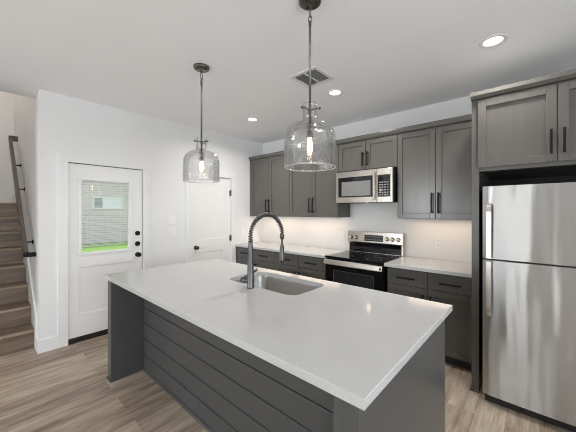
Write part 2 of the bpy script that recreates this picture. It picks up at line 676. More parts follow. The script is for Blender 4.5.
XF = XD - 0.012     # door face
d1 = bpy.data.objects.new('door_1', None)
d1.location = (XF, D1[0], 0)
COL.objects.link(d1)
struct(d1, 'white door with a half glazed panel over a lawn view', 'door')
ya, yb, za, zb = D1[0] + 0.004, D1[1] - 0.007, 0.055, D1[2] - 0.007
gy0, gy1, gz0, gz1 = 0.828, 1.328, 1.002, 1.838     # glass
py0, py1, pz0, pz1 = 0.806, 1.358, 0.298, 0.842     # lower panel
mb = MB()
xb_, xf_ = XF - 0.044, XF
mb.box(xb_, xf_, ya, py0, za, zb)
mb.box(xb_, xf_, py1, yb, za, zb)
mb.box(xb_, xf_, py0, py1, za, pz0)
mb.box(xb_, xf_, py0, py1, pz1, gz0)
mb.box(xb_, xf_, py0, py1, gz1, zb)
mb.box(xb_, xf_, py0, gy0, gz0, gz1)
mb.box(xb_, xf_, gy1, py1, gz0, gz1)
mb.box(xb_, xf_ - 0.013, py0, py1, pz0, pz1)
mb.build('door_leaf', M['door'], d1)
# raised bead around the lower panel
mb = MB()
for (a0, a1, b0, b1) in ((py0, py0 + 0.012, pz0, pz1), (py1 - 0.012, py1, pz0, pz1),
                         (py0 + 0.012, py1 - 0.012, pz0, pz0 + 0.012), (py0 + 0.012, py1 - 0.012, pz1 - 0.012, pz1)):
    mb.box(xf_ - 0.013, xf_ - 0.005, a0, a1, b0, b1, 0.002)
mb.build('panel_bead', M['door'], d1)
mb = MB()
fy0, fy1, fz0, fz1 = 0.800, 1.368, 0.975, 1.865
for (a0, a1, b0, b1) in ((fy0, gy0 + 0.004, fz0, fz1), (gy1 - 0.004, fy1, fz0, fz1),
                         (gy0 + 0.004, gy1 - 0.004, fz0, gz0 + 0.004), (gy0 + 0.004, gy1 - 0.004, gz1 - 0.004, fz1)):
    mb.box(xf_, xf_ + 0.013, a0, a1, b0, b1, 0.004)
lf = mb.build('glazing_frame', M['door'], d1)
mb = MB().box(xf_ + 0.013, xf_ + 0.021, 1.336, 1.350, 1.63, 1.72, 0.003)
mb.build('blind_slider', M['plate'], lf)
MB().box(xf_ - 0.012, xf_ - 0.008, gy0, gy1, gz0, gz1).box(xf_ - 0.040, xf_ - 0.036, gy0, gy1, gz0, gz1).build('pane', M['pane'], d1)
mb = MB()
z = gz1 - 0.03
mb.box(xf_ - 0.032, xf_ - 0.014, gy0 + 0.004, gy1 - 0.004, gz1 - 0.022, gz1 - 0.002)
while z > 1.075:
    mb.box(xf_ - 0.0285, xf_ - 0.0175, gy0 + 0.006, gy1 - 0.030, z, z + 0.0022)
    z -= 0.0145
mb.box(xf_ - 0.030, xf_ - 0.016, gy0 + 0.006, gy1 - 0.030, 1.066, 1.074)
for yy in (gy0 + 0.06, gy0 + 0.11, gy1 - 0.09):
    mb.box(xf_ - 0.0165, xf_ - 0.0155, yy, yy + 0.002, 1.066, gz1 - 0.022)
mb.build('blind', M['blind'], d1)
# dark weather strip in the gap and sweep at the bottom
mb = MB()
mb.box(xb_ - 0.004, xb_ + 0.036, yb + 0.001, D1[1] - 0.0005, 0.0, zb + 0.006)
mb.box(xb_ - 0.004, xb_ + 0.036, ya, yb + 0.001, zb + 0.001, D1[2] - 0.0005)
mb.build('weatherstrip', M['rubber'], d1)
MB().box(xb_, xf_ + 0.004, ya, yb, 0.022, 0.055, 0.002).build('door_sweep', M['rubber'], d1)
MB().box(XD - T, XD + 0.012, D1[0] + 0.001, D1[1] - 0.001, 0.0005, 0.021, 0.002).build('threshold', M['bronze'], d1)


def knob_x(name, parent, y, z, mat, face, label=None):
    mb = MB()
    mb.lathe((face, y, z), [(0, 0), (0.030, 0), (0.031, 0.004), (0.028, 0.008), (0.012, 0.010), (0.011, 0.032),
                            (0.022, 0.038), (0.028, 0.050), (0.026, 0.062), (0.014, 0.068), (0, 0.069)], 'x', 24)
    o = mb.build(name, mat, parent)
    return o


def deadbolt_x(parent, y, z, face):
    mb = MB()
    mb.lathe((face, y, z), [(0, 0), (0.031, 0), (0.031, 0.006), (0.026, 0.012), (0.010, 0.014), (0, 0.014)], 'x', 24)
    o = mb.build('deadbolt', M['black'], parent)
    MB().box(face + 0.013, face + 0.027, y - 0.005, y + 0.005, z - 0.016, z + 0.016, 0.002).build('thumb_turn', M['black'], o)
    return o


knob_x('door_knob', d1, 1.432, 0.918, M['black'], XF)
deadbolt_x(d1, 1.432, 1.058, XF)
deadbolt_x(d1, 1.432, 1.193, XF)

# panelled door
d2 = bpy.data.objects.new('door_2', None)
d2.location = (XF, D2[0], 0)
COL.objects.link(d2)
struct(d2, 'white two panel door beside the kitchen counter', 'door')
ya, yb, za, zb = D2[0] + 0.004, D2[1] - 0.004, 0.010, D2[2] - 0.005
q0, q1 = 2.285, 2.785
mb = MB()
xb2 = XF - 0.035
mb.box(xb2, XF, ya, q0, za, zb).box(xb2, XF, q1, yb, za, zb)
mb.box(xb2, XF, q0, q1, za, 0.24).box(xb2, XF, q0, q1, 0.848, 1.035).box(xb2, XF, q0, q1, 1.90, zb)
mb.box(xb2, XF - 0.008, q0, q1, 0.24, 0.848).box(xb2, XF - 0.008, q0, q1, 1.035, 1.90)
mb.build('door_leaf', M['door'], d2)
mb = MB()
for (c0, c1) in ((0.24, 0.848), (1.035, 1.90)):
    for (a0, a1, b0, b1) in ((q0, q0 + 0.010, c0, c1), (q1 - 0.010, q1, c0, c1),
                             (q0 + 0.010, q1 - 0.010, c0, c0 + 0.010), (q0 + 0.010, q1 - 0.010, c1 - 0.010, c1)):
        mb.box(XF - 0.008, XF - 0.003, a0, a1, b0, b1, 0.002)
mb.build('panel_bead', M['door'], d2)
knob_x('door_knob', d2, 2.263, 0.925, M['bronze'], XF)
for hz in (1.785, 1.03, 0.25):
    mb = MB()
    mb.lathe((XD + 0.006, 2.910, hz), [(0, -0.048), (0.0075, -0.048), (0.0075, 0.048), (0, 0.048)], 'z', 12)
    mb.box(XF + 0.0005, XF + 0.003, 2.886, 2.908, hz - 0.045, hz + 0.045)
    mb.build('hinge', M['bronze'], d2)
MB().box(XD - T + 0.002, XF - 0.040, D2[0] + 0.001, D2[1] - 0.001, 0.0, D2[2] - 0.001).build('door_jamb', M['slot'], d2)


# ------------------------------------------------------------------ outdoors beyond the glazed door
struct(MB().box(-60, XD - T - 0.001, YS + T + 0.001, 60, -0.5, -0.12).build('ground', M['grass']), 'green lawn outside the glazed door', 'lawn')
struct(MB().box(-5.6, XD - T - 0.002, YS + T + 0.002, 4.2, 2.76, 2.9).build('porch_roof', M['trim']), 'porch roof over the glazed door', 'roof')  # added out of view to keep sun off the kitchen floor
nh = thing('neighbor_house', 'pale lap sided house seen across the lawn through the glazed door', 'house', (-16.5, 5, -0.12))
MB().box(-22, -16.5, -3, 16, -0.12, 3.9).build('house_wall', M['siding'], nh)
MB().prism([(-23, 3.85), (-15.7, 3.85), (-15.7, 4.0), (-19.3, 6.2), (-23, 4.0)], 'y', -3.6, 16.6).build('house_roof', M['roof'], nh)
win = MB().box(-16.5, -16.45, 3.96, 5.31, 1.58, 1.655).box(-16.5, -16.45, 3.96, 5.31, 2.14, 2.21)\
    .box(-16.5, -16.45, 3.96, 4.03, 1.655, 2.14).box(-16.5, -16.45, 5.24, 5.31, 1.655, 2.14).box(-16.5, -16.45, 4.38, 4.42, 1.655, 2.14)\
    .build('house_window', M['trim'], nh)
MB().box(-16.5, -16.47, 4.03, 4.38, 1.655, 2.14).build('dark_pane', M['houseglass'], win)
MB().box(-16.5, -16.47, 4.42, 5.24, 1.655, 2.14).build('bright_pane', M['houseglare'], win)

# ------------------------------------------------------------------ staircase
stairs = thing('staircase', 'wood plank stairs climbing away beside the wall end', 'stairs', (-4.1, -0.1, 0))
NX, RUN, RISE, NST = -4.085, 0.2485, 0.20, 8
yl, yr = -0.618, 0.449
for i in range(NST):
    x = NX - RUN * i
    z = RISE * (i + 1)
    MB().box(x - 0.045, x - 0.022, yl, yr, RISE * i + (0.001 if i == 0 else 0.0), z - 0.028).build('riser', M['stair'], stairs)
    xe = x - RUN - 0.022 if i < NST - 1 else SX + 0.001
    tr = MB().box(xe, x - 0.022, yl, yr, z - 0.028, z).build('tread', M['stair'], stairs)
    MB().box(x - 0.0218, x + 0.006, yl, yr, z - 0.030, z + 0.0015, 0.006).build('nosing', M['nosing'], tr)
# skirt board
pts = []
x_lo, x_hi = XD - T - 0.002 + 0.075, NX - RUN * 7
sk = lambda x: 0.20 + (NX - x) * (RISE / RUN) + 0.20
pts = [(-3.935, 0.0), (-3.935, sk(-3.935)), (-5.80, sk(-5.80)), (-5.80, 1.735), (SX + 0.017, 1.735), (SX + 0.017, 1.601), (-5.60, 1.601)]
pts = [(-4.008, 0.0), (-4.008, sk(-4.008)), (-5.735, 1.735), (SX + 0.017, 1.735), (SX + 0.017, 1.601), (-5.82, 1.39), (-4.26, 0.0)]
MB().prism(pts, 'y', 0.4495, 0.4665).build('skirt_board', M['trim'], stairs)

# handrail on the stairwell wall
hr = thing('handrail', 'taupe wooden handrail on black brackets climbing the stairwell wall', 'handrail', (-4.1, 0.39, 1.0))
YR = 0.385
p_lo, p_hi = Vector((-4.13, YR, 1.02)), Vector((-5.98, YR, 2.565))
dirv = (p_hi - p_lo).normalized()
nrm = Vector((-dirv.z, 0, dirv.x))
if nrm.z < 0:
    nrm = -nrm
hh, hw = 0.034, 0.019
def rail_loop(p):
    return [p + nrm * hh + Vector((0, hw, 0)), p + nrm * hh - Vector((0, hw, 0)), p - nrm * hh - Vector((0, hw, 0)), p - nrm * hh + Vector((0, hw, 0))]
mb = MB().loops([rail_loop(p_lo), rail_loop(p_hi)], True, True)
mb.build('rail', M['rail'], hr)
mb = MB().box(p_lo.x - 0.02, p_lo.x + 0.035, YR - hw, YS - 0.001, 0.985, 1.03, 0.004)
mb.build('lower_return', M['black'], hr)
MB().box(p_hi.x - 0.03, p_hi.x + 0.03, YR - hw, YS - 0.001, 2.545, 2.62, 0.004).build('upper_return', M['rail'], hr)
for bx in (-4.34, -5.11, -5.54):
    t_ = (bx - p_lo.x) / dirv.x
    c = p_lo + dirv * t_ - nrm * 0.03
    zb_ = c.z - 0.045
    mb = MB().tube([(bx, YS - 0.004, zb_), (bx, YR + 0.02, zb_), (bx, YR, zb_ + 0.012), (bx, YR, c.z + 0.005)], 0.008, 8)
    mb.lathe((bx, YS - 0.001, zb_), [(0, 0), (0.026, 0), (0.024, -0.008), (0, -0.009)], 'y', 16)
    mb.build('bracket', M['black'], hr)


# ------------------------------------------------------------------ cabinets
def shaker(y_face, x0, x1, z0, z1, rail=0.057, th=0.019):
    """a door facing -Y whose front is at y_face"""
    mb = MB()
    b = 0.0025
    mb.box(x0, x0 + rail, y_face, y_face + th, z0, z1, b)
    mb.box(x1 - rail, x1, y_face, y_face + th, z0, z1, b)
    mb.box(x0 + rail, x1 - rail, y_face, y_face + th, z0, z0 + rail, b)
    mb.box(x0 + rail, x1 - rail, y_face, y_face + th, z1 - rail, z1, b)
    mb.box(x0 + rail - 0.004, x1 - rail + 0.004, y_face + 0.012, y_face + th - 0.001, z0 + rail - 0.004, z1 - rail + 0.004)
    return mb


def pull(parent, x, z, y_face, length, vert=True, mat=None):
    mb = MB()
    h = length / 2
    off = 0.030
    if vert:
        mb.box(x - 0.0075, x + 0.0075, y_face - off - 0.013, y_face - off, z - h, z + h, 0.002)
        for s in (-1, 1):
            zz = z + s * (h - 0.018)
            mb.box(x - 0.005, x + 0.005, y_face - off, y_face - 0.0002, zz - 0.005, zz + 0.005)
    else:
        mb.box(x - h, x + h, y_face - off - 0.013, y_face - off, z - 0.0075, z + 0.0075, 0.002)
        for s in (-1, 1):
            xx = x + s * (h - 0.018)
            mb.box(xx - 0.005, xx + 0.005, y_face - off, y_face - 0.0002, z - 0.005, z + 0.005)
    return mb.build('pull', mat or M['black'], parent)


YU, DU = 3.318, 0.019          # upper door face
ZT = 2.388
def wall_cabinet(x0, x1, z0, label, plen, pz, left_fill=0.0, right_crown=False):
    t = thing('wall_cabinet', label, 'cabinet', ((x0 + x1) / 2, YK, z0), 'wall cabinets')
    yb = YU + DU + 0.002
    mb = MB().box(x0 + 0.0005, x1 - 0.0005, yb, YK - 0.001, z0, ZT)
    if left_fill:
        mb.box(x0 + 0.0005, x0 + left_fill, YU + 0.004, yb, z0, ZT - 0.001)
    mb.build('cabinet_box', M['cab'], t)
    a0, a1 = x0 + left_fill + 0.003, x1 - 0.003
    mid = (a0 + a1) / 2
    for (b0, b1, s) in ((a0, mid - 0.0025, 1), (mid + 0.0025, a1, -1)):
        d = shaker(YU, b0, b1, z0 + 0.004, ZT - 0.014).build('door', M['cab'], t)
        px = (b1 - 0.030) if s == 1 else (b0 + 0.030)
        pull(d, px, pz, YU, plen)
    MB().prism([(YU - 0.022, 2.443), (YU - 0.022, 2.425), (YU - 0.012, 2.397), (YU - 0.004, ZT), (YK - 0.001, ZT), (YK - 0.001, 2.443)], 'x',
               x0 + 0.0005, x1 - 0.0005).build('crown', M['cab'], t)
    return t


XR0, XR1 = -2.022, -1.250   # range bay
wall_cabinet(-3.886, -2.938, 1.392, 'grey double door wall cabinet in the room corner beside the panelled door', 0.222, 1.567, 0.022)
wall_cabinet(-2.938, -2.045, 1.392, 'grey double door wall cabinet directly left of the microwave', 0.222, 1.567)
wall_cabinet(-2.045, -1.247, 2.006, 'short grey double door wall cabinet above the microwave', 0.178, 2.140)
wall_cabinet(-1.247, -0.424, 1.392, 'grey double door wall cabinet between the microwave and the refrigerator bay', 0.222, 1.567)

# refrigerator bay: end panel and cabinet above
YP = 2.748
endp = MB().box(-0.420, -0.368, YP, YK - 0.001, 0.022, 2.386, 0.0015)
tag(endp.build('cabinet_end_panel', M['cab']), 'tall grey end panel standing on the floor left of the refrigerator', 'panel')
o = bpy.data.objects['cabinet_end_panel']
MB().box(-0.430, -0.366, YP - 0.010, YP + 0.30, 0.0005, 0.0215, 0.003).build('foot_trim', M['cab'], o)
endp = MB().box(0.57, 0.62, YP, YK - 0.001, 0.0, 2.386, 0.0015)
tag(endp.build('cabinet_end_panel', M['cab']), 'tall grey end panel standing right of the refrigerator', 'panel')
YF2 = 2.728
t = thing('wall_cabinet', 'deep grey double door cabinet above the stainless refrigerator', 'cabinet', (0.1, YP, 1.81), 'wall cabinets')
MB().box(-0.367, 0.569, YF2 + 0.021, YK - 0.001, 1.800, 2.386).build('cabinet_box', M['cab'], t)
MB().box(-0.367, 0.569, YK - 0.020, YK - 0.001, 0.001, 1.799).build('back_panel', M['cabin'], t)  # dark sheet added for the shade in the bay behind the refrigerator
for (b0, b1, s) in ((-0.376, 0.0905, 1), (0.0955, 0.565, -1)):
    d = shaker(YF2, b0, b1, 1.828, 2.372).build('door', M['cab'], t)
    pull(d, (b1 - 0.031) if s == 1 else (b0 + 0.031), 1.968, YF2, 0.172)
MB().prism([(YF2 - 0.020, 2.440), (YF2 - 0.020, 2.410), (YF2 - 0.004, 2.387), (YK - 0.001, 2.387), (YK - 0.001, 2.440)], 'x', -0.4225, 0.640)\
    .build('crown', M['cab'], t)

# base cabinets
YC = 3.010     # base door face
def base_cabinet(x0, x1, label, left_fill=0.0):
    t = thing('base_cabinet', label, 'cabinet', ((x0 + x1) / 2, YK, 0), 'base cabinets')
    yb = YC + 0.021
    mb = MB().box(x0 + 0.0005, x1 - 0.0005, yb, YK - 0.001, 0.095, 0.877)
    if left_fill:
        mb.box(x0 + 0.0005, x0 + left_fill, YC + 0.004, yb, 0.095, 0.877)
    mb.build('cabinet_box', M['cab'], t)
    MB().box(x0 + 0.0005, x1 - 0.0005, YC + 0.075, YC + 0.090, 0.0005, 0.0945).build('toe_kick', M['cabin'], t)
    a0, a1 = x0 + left_fill + 0.003, x1 - 0.003
    mid = (a0 + a1) / 2
    for (b0, b1, s) in ((a0, mid - 0.002, 1), (mid + 0.002, a1, -1)):
        d = MB().box(b0, b1, YC, YC + 0.019, 0.708, 0.864, 0.002).build('drawer', M['cab'], t)
        pull(d, (b0 + b1) / 2, 0.786, YC, 0.178, False)
        d = shaker(YC, b0, b1, 0.100, 0.700).build('door', M['cab'], t)
        pull(d, (b1 - 0.034) if s == 1 else (b0 + 0.034), 0.560, YC, 0.178)


base_cabinet(-3.886, -2.950, 'grey base cabinet in the room corner by the panelled door', 0.022)
base_cabinet(-2.950, -2.040, 'grey base cabinet directly left of the range')
base_cabinet(-1.240, -0.424, 'grey base cabinet between the range and the refrigerator')

for (x0, x1, lb) in ((XD + 0.001, -2.034, 'white quartz counter in the corner left of the range'),
                     (-1.264, -0.421, 'short white quartz counter between range and refrigerator bay')):
    tag(MB().box(x0, x1, 2.985, YK - 0.001, 0.8785, 0.914, 0.003).build('countertop', M['quartz']), lb, 'countertop', 'wall countertops')

# warm strips under the wall cabinets
for (cx, ln, e) in ((-3.40, 0.80, 3.6), (-2.50, 0.75, 3.2), (-0.83, 0.70, 3.2)):
    light('under_cabinet_light', 'AREA', (cx, 3.47, 1.386), e * 0.36, (1.0, 0.74, 0.50), ln, 0.05)

# ------------------------------------------------------------------ island
isl = thing('kitchen_island', 'dark grey island base with shiplap back and boxed end legs', 'island', (-1.64, 1.35, 0))
IX0, IX1, IY0, IY1, ZI = -2.856, -0.422, 0.800, 1.882, 0.877
LG = 0.090
for (a, b_) in ((IX0, IX0 + LG), (IX1 - LG, IX1)):
    e = MB().box(a, b_, IY0, IY1, 0.0005, ZI, 0.002).build('end_panel', M['isl'], isl)
    MB().box(a - 0.010, b_ + 0.010, IY0 - 0.010, IY0, 0.0005, 0.018, 0.003)\
        .box(a - 0.010, a, IY0, IY1, 0.0005, 0.018, 0.003)\
        .box(b_, b_ + 0.010, IY0, 1.068 if a == IX0 else IY1, 0.0005, 0.018, 0.003).build('shoe_molding', M['isl'], e)
YSH = 1.069
mb = MB()
zs = [0.002, 0.145, 0.290, 0.435, 0.580, 0.725, ZI]
for a, b_ in zip(zs, zs[1:]):
    mb.box(IX0 + LG + 0.0005, IX1 - LG - 0.0005, YSH, YSH + 0.012, a + 0.0036, b_ - 0.0036, 0.0014)
sp_ = mb.build('shiplap_panel', M['isl'], isl)
MB().box(IX0 + LG + 0.0005, IX1 - LG - 0.0005, YSH + 0.0125, YSH + 0.025, 0.0005, ZI).build('backing', M['cabin'], isl)
MB().prism([(YSH - 0.014, 0.0005), (YSH - 0.014, 0.008), (YSH - 0.008, 0.015), (YSH - 0.0005, 0.017), (YSH - 0.0005, 0.0005)], 'x', IX0 + LG + 0.012, IX1 - LG - 0.012)\
    .build('shoe_molding', M['isl'], isl)
mb = MB()
mb.box(IX0 + LG + 0.001, IX1 - LG - 0.001, IY1 - 0.040, IY1 - 0.022, 0.095, ZI)
mb.box(IX0 + LG + 0.001, IX1 - LG - 0.001, YSH + 0.026, IY1 - 0.041, 0.095, 0.113)
mb.build('cabinet_box', M['isl'], isl)
MB().box(IX0 + LG + 0.001, IX1 - LG - 0.001, IY1 - 0.100, IY1 - 0.085, 0.0005, 0.094).build('toe_kick', M['cabin'], isl)
nx = 4
wd = (IX1 - IX0 - 2 * LG - 0.01) / nx
for k in range(nx):
    xa = IX0 + LG + 0.005 + wd * k
    d = MB()
    r_ = 0.057
    xa2, xb3 = xa + 0.002, xa + wd - 0.002
    yf0, yf1 = IY1 - 0.0215, IY1 - 0.003
    d.box(xa2, xa2 + r_, yf0, yf1, 0.10, 0.865, 0.0015).box(xb3 - r_, xb3, yf0, yf1, 0.10, 0.865, 0.0015)
    d.box(xa2 + r_, xb3 - r_, yf0, yf1, 0.10, 0.10 + r_, 0.0015).box(xa2 + r_, xb3 - r_, yf0, yf1, 0.865 - r_, 0.865, 0.0015)
    d.box(xa2 + r_ - 0.003, xb3 - r_ + 0.003, yf0, yf1 - 0.009, 0.10 + r_ - 0.003, 0.865 - r_ + 0.003)
    d = d.build('door', M['isl'], isl)
    px = xb3 - 0.03 if k % 2 == 0 else xa2 + 0.03
    MB().box(px - 0.0055, px + 0.0055, yf1 + 0.030, yf1 + 0.041, 0.58, 0.76, 0.002).box(px - 0.005, px + 0.005, yf1 + 0.0002, yf1 + 0.030, 0.60, 0.61)\
        .box(px - 0.005, px + 0.005, yf1 + 0.0002, yf1 + 0.030, 0.73, 0.74).build('pull', M['black'], d)

CX0, CX1, CY0, CY1 = -2.903, -0.392, 0.782, 1.926
SKX0, SKX1, SKY0, SKY1, SKR = -1.955, -1.215, 1.412, 1.822, 0.085


def rrect(x0, x1, y0, y1, r, z, n=8):
    pts = []
    for (cx, cy, a0) in ((x1 - r, y1 - r, 0), (x0 + r, y1 - r, PI / 2), (x0 + r, y0 + r, PI), (x1 - r, y0 + r, 1.5 * PI)):
        for k in range(n + 1):
            a = a0 + PI / 2 * k / n
            pts.append((cx + r * math.cos(a), cy + r * math.sin(a), z))
    return pts


def slab_with_hole(x0, x1, y0, y1, z0, z1, hole):
    t = bmesh.new()
    bev = 0.003
    def ring(pts):
        vs = [t.verts.new(p) for p in pts]
        return vs
    def rect(i, z):
        return [(x0 + i, y0 + i, z), (x1 - i, y0 + i, z), (x1 - i, y1 - i, z), (x0 + i, y1 - i, z)]
    o_top, o_t2, o_b2, o_bot = ring(rect(bev, z1)), ring(rect(0, z1 - bev)), ring(rect(0, z0 + bev)), ring(rect(bev, z0))
    h_top = ring([(p[0], p[1], z1) for p in hole])
    h_bot = ring([(p[0], p[1], z0) for p in hole])
    for a, b_ in ((o_top, o_t2), (o_t2, o_b2), (o_b2, o_bot)):
        for k in range(4):
            t.faces.new((a[k], a[(k + 1) % 4], b_[(k + 1) % 4], b_[k]))
    n = len(hole)
    for k in range(n):
        t.faces.new((h_top[k], h_top[(k + 1) % n], h_bot[(k + 1) % n], h_bot[k]))
    for o_, h_ in ((o_top, h_top), (o_bot, h_bot)):
        ed = []
        for lp in (o_, h_):
            for k in range(len(lp)):
                e = t.edges.get((lp[k], lp[(k + 1) % len(lp)]))
                ed.append(e)
        bmesh.ops.triangle_fill(t, use_beauty=True, use_dissolve=False, edges=ed)
    bmesh.ops.recalc_face_normals(t, faces=t.faces)
    mb = MB()
    mb._merge(t)
    return mb


hole = rrect(SKX0, SKX1, SKY0, SKY1, SKR, 0)
ct = slab_with_hole(CX0, CX1, CY0, CY1, 0.8780, 0.914, hole).build('countertop', M['quartz'])
tag(ct, 'long white quartz island countertop with a sink cutout', 'countertop')

sk_ = thing('kitchen_sink', 'stainless undermount sink set into the island countertop', 'sink', ((SKX0 + SKX1) / 2, 1.617, 0.66))
L = []
for (g, z, r) in ((0.018, 0.8775, SKR + 0.01), (0.003, 0.8775, SKR), (0.002, 0.870, SKR), (-0.002, 0.72, SKR - 0.02), (-0.010, 0.695, SKR - 0.02),
                  (-0.030, 0.680, SKR - 0.03)):
    L.append(rrect(SKX0 - g, SKX1 + g, SKY0 - g, SKY1 + g, r, z))
MB().loops(L, False, True, True).build('basin', M['sinksteel'], sk_)
MB().lathe(((SKX0 + SKX1) / 2, 1.70, 0.6805), [(0.018, 0.0005), (0.045, 0.001), (0.047, 0.003), (0.040, 0.004), (0.0, 0.002)], 'z', 24).build('drain', M['handlesteel'], sk_)

# faucet
FX, FY = -1.590, 1.366
fc = thing('faucet', 'gunmetal spring neck pull down faucet standing on the island beside the sink', 'faucet', (FX, FY, 0.914))
MB().lathe((FX, FY, 0.9145), [(0, 0), (0.027, 0), (0.027, 0.006), (0.0245, 0.012), (0.0235, 0.14), (0.018, 0.26), (0.0165, 0.325), (0.0145, 0.345), (0, 0.345)], 'z', 28)\
    .build('body', M['faucet'], fc)
RA, ZA = 0.170, 1.283
path = [Vector((FX, FY, 1.245 + 0.019 * k)) for k in range(2)]
na = 96
for k in range(na + 1):
    a = PI - PI * k / na
    path.append(Vector((FX, FY + RA + RA * math.cos(a), ZA + RA * math.sin(a))))
path.append(Vector((FX, FY + 2 * RA, ZA - 0.01)))
MB().tube(path, 0.0075, 12).build('hose', M['slot'], fc)
# spring coil around the hose
def resample(path, step):
    out, acc = [path[0]], 0.0
    for a, b_ in zip(path, path[1:]):
        seg = (b_ - a).length
        d = step - acc
        while d <= seg:
            out.append(a + (b_ - a) * (d / seg))
            d += step
        acc = (acc + seg) % step if seg > 0 else acc
        acc = seg - (d - step)
    return out
rs = resample(path, 0.0011)
coil = []
for i, p in enumerate(rs):
    d = (rs[min(i + 1, len(rs) - 1)] - rs[max(i - 1, 0)]).normalized()
    u = Vector((1, 0, 0))
    v_ = d.cross(u).normalized()
    a = 2 * PI * (i * 0.0011) / 0.0185
    coil.append(p + (u * math.cos(a) + v_ * math.sin(a)) * 0.0145)
MB().tube(coil, 0.0042, 8).build('spring', M['faucet'], fc)
ex, ey = FX, FY + 2 * RA
MB().lathe((ex, ey, 0), [(0, 1.292), (0.0150, 1.292), (0.0185, 1.286), (0.0185, 1.252), (0.010, 1.246), (0.0085, 1.242), (0.0085, 1.200), (0.014, 1.196),
                         (0.0185, 1.188), (0.0205, 1.075), (0.0195, 1.056), (0, 1.056)], 'z', 24).build('spray_head', M['faucet'], fc)
hx = FX - 0.092
lv = MB().lathe((FX - 0.020, FY + 0.004, 0.958), [(0, 0), (0.0125, 0), (0.0125, -0.045), (0.019, -0.052), (0.019, -0.082), (0.014, -0.086), (0, -0.086)], 'x', 20)
lv.tube([(hx, FY + 0.004, 0.965), (hx + 0.012, FY + 0.06, 0.992), (hx + 0.02, FY + 0.125, 1.018)], [0.0115, 0.0095, 0.0085], 10)
lv.build('lever', M['faucet'], fc)


# ------------------------------------------------------------------ range
rg = thing('range', 'stainless electric range with black glass cooktop between the base cabinets', 'range', (-1.632, 3.3, 0))
RX0, RX1 = -2.030, -1.268
MB().box(RX0 + 0.004, RX1 - 0.004, 3.026, 3.625, 0.03, 0.892).build('body', M['applblack'], rg)
MB().box(RX0 - 0.004, RX1 + 0.004, 2.982, 3.570, 0.893, 0.918, 0.004).build('cooktop', M['blackglass'], rg)
for (bx, by, br_) in ((-1.83, 3.12, 0.105), (-1.44, 3.12, 0.085), (-1.83, 3.40, 0.08), (-1.44, 3.40, 0.105)):
    MB().lathe((bx, by, 0.9182), [(br_ - 0.002, 0), (br_, 0), (br_, 0.0003), (br_ - 0.002, 0.0003)], 'z', 40, closed_profile=True).build('burner_ring', M['button'], rg)
od = MB().box(RX0 + 0.003, RX1 - 0.003, 2.986, 3.025, 0.205, 0.878, 0.004).build('oven_door', M['blackglass'], rg)
mb = MB()
wx0, wx1, wz0_, wz1_ = -1.900, -1.390, 0.42, 0.745
MB().box(wx0, wx1, 2.9835, 2.9858, wz0_, wz1_).build('window', M['ovenglass'], od)
mb = MB()
for (a0, a1, b0, b1) in ((wx0 - 0.010, wx0, wz0_ - 0.01, wz1_ + 0.01), (wx1, wx1 + 0.006, wz0_ - 0.01, wz1_ + 0.01),
                         (wx0, wx1, wz1_, wz1_ + 0.006), (wx0, wx1, wz0_ - 0.01, wz0_)):
    mb.box(a0, a1, 2.9830, 2.9858, b0, b1)
mb.build('window_border', M['border'], od)
mb = MB()
mb.prism([(2.953, 0.818), (2.942, 0.820), (2.937, 0.828), (2.946, 0.872), (2.952, 0.881), (2.959, 0.883), (2.959, 0.818)], 'x', RX0 + 0.003, RX1 - 0.003)
for s in (RX0 + 0.04, RX1 - 0.07):
    mb.box(s, s + 0.03, 2.958, 2.9859, 0.832, 0.868)
mb.build('oven_handle', M['steel'], od)
MB().box(RX1 - 0.030, RX1 - 0.014, 2.934, 2.9415, 0.836, 0.860).build('badge', M['applblack'], od)
MB().box(RX0 + 0.003, RX1 - 0.003, 2.990, 3.025, 0.045, 0.198, 0.004).build('storage_drawer', M['steel'], rg)
mb = MB().box(RX0, RX1, 3.571, 3.625, 0.893, 1.202, 0.004)
mb.prism([(3.545, 1.060), (3.552, 1.197), (3.5705, 1.200), (3.5705, 1.050), (3.555, 1.050)], 'x', RX0, RX1)
bgd = mb.build('backguard', M['steel'], rg)
MB().box(RX0 + 0.02, RX1 - 0.02, 3.5665, 3.5708, 0.922, 1.048).build('lower_glass', M['blackglass'], bgd)
MB().prism([(3.5425, 1.078), (3.5480, 1.160), (3.5525, 1.160), (3.5475, 1.078)], 'x', -1.775, -1.515).build('display', M['blackglass'], bgd)
mb = MB()
for r_i in range(2):
    for k in range(9):
        xx = -1.755 + k * 0.027
        zz = 1.095 + r_i * 0.036
        yy = 3.5425 + (zz - 1.078) * 0.0671
        mb.box(xx, xx + 0.015, yy - 0.0012, yy + 0.002, zz, zz + 0.012)
mb.build('display_lettering', M['legend'], bgd)  # plain legend marks on the display, no characters
for kx in (-1.972, -1.897, -1.462, -1.392, -1.318):
    kz = 1.118
    MB().lathe((kx, 3.548, kz), [(0, 0), (0.027, 0), (0.027, -0.006), (0.021, -0.010), (0.019, -0.030), (0.014, -0.034), (0, -0.034)], 'y', 24)\
        .box(kx - 0.004, kx + 0.004, 3.508, 3.516, kz - 0.018, kz + 0.018, 0.001).build('knob', M['steel'], bgd)

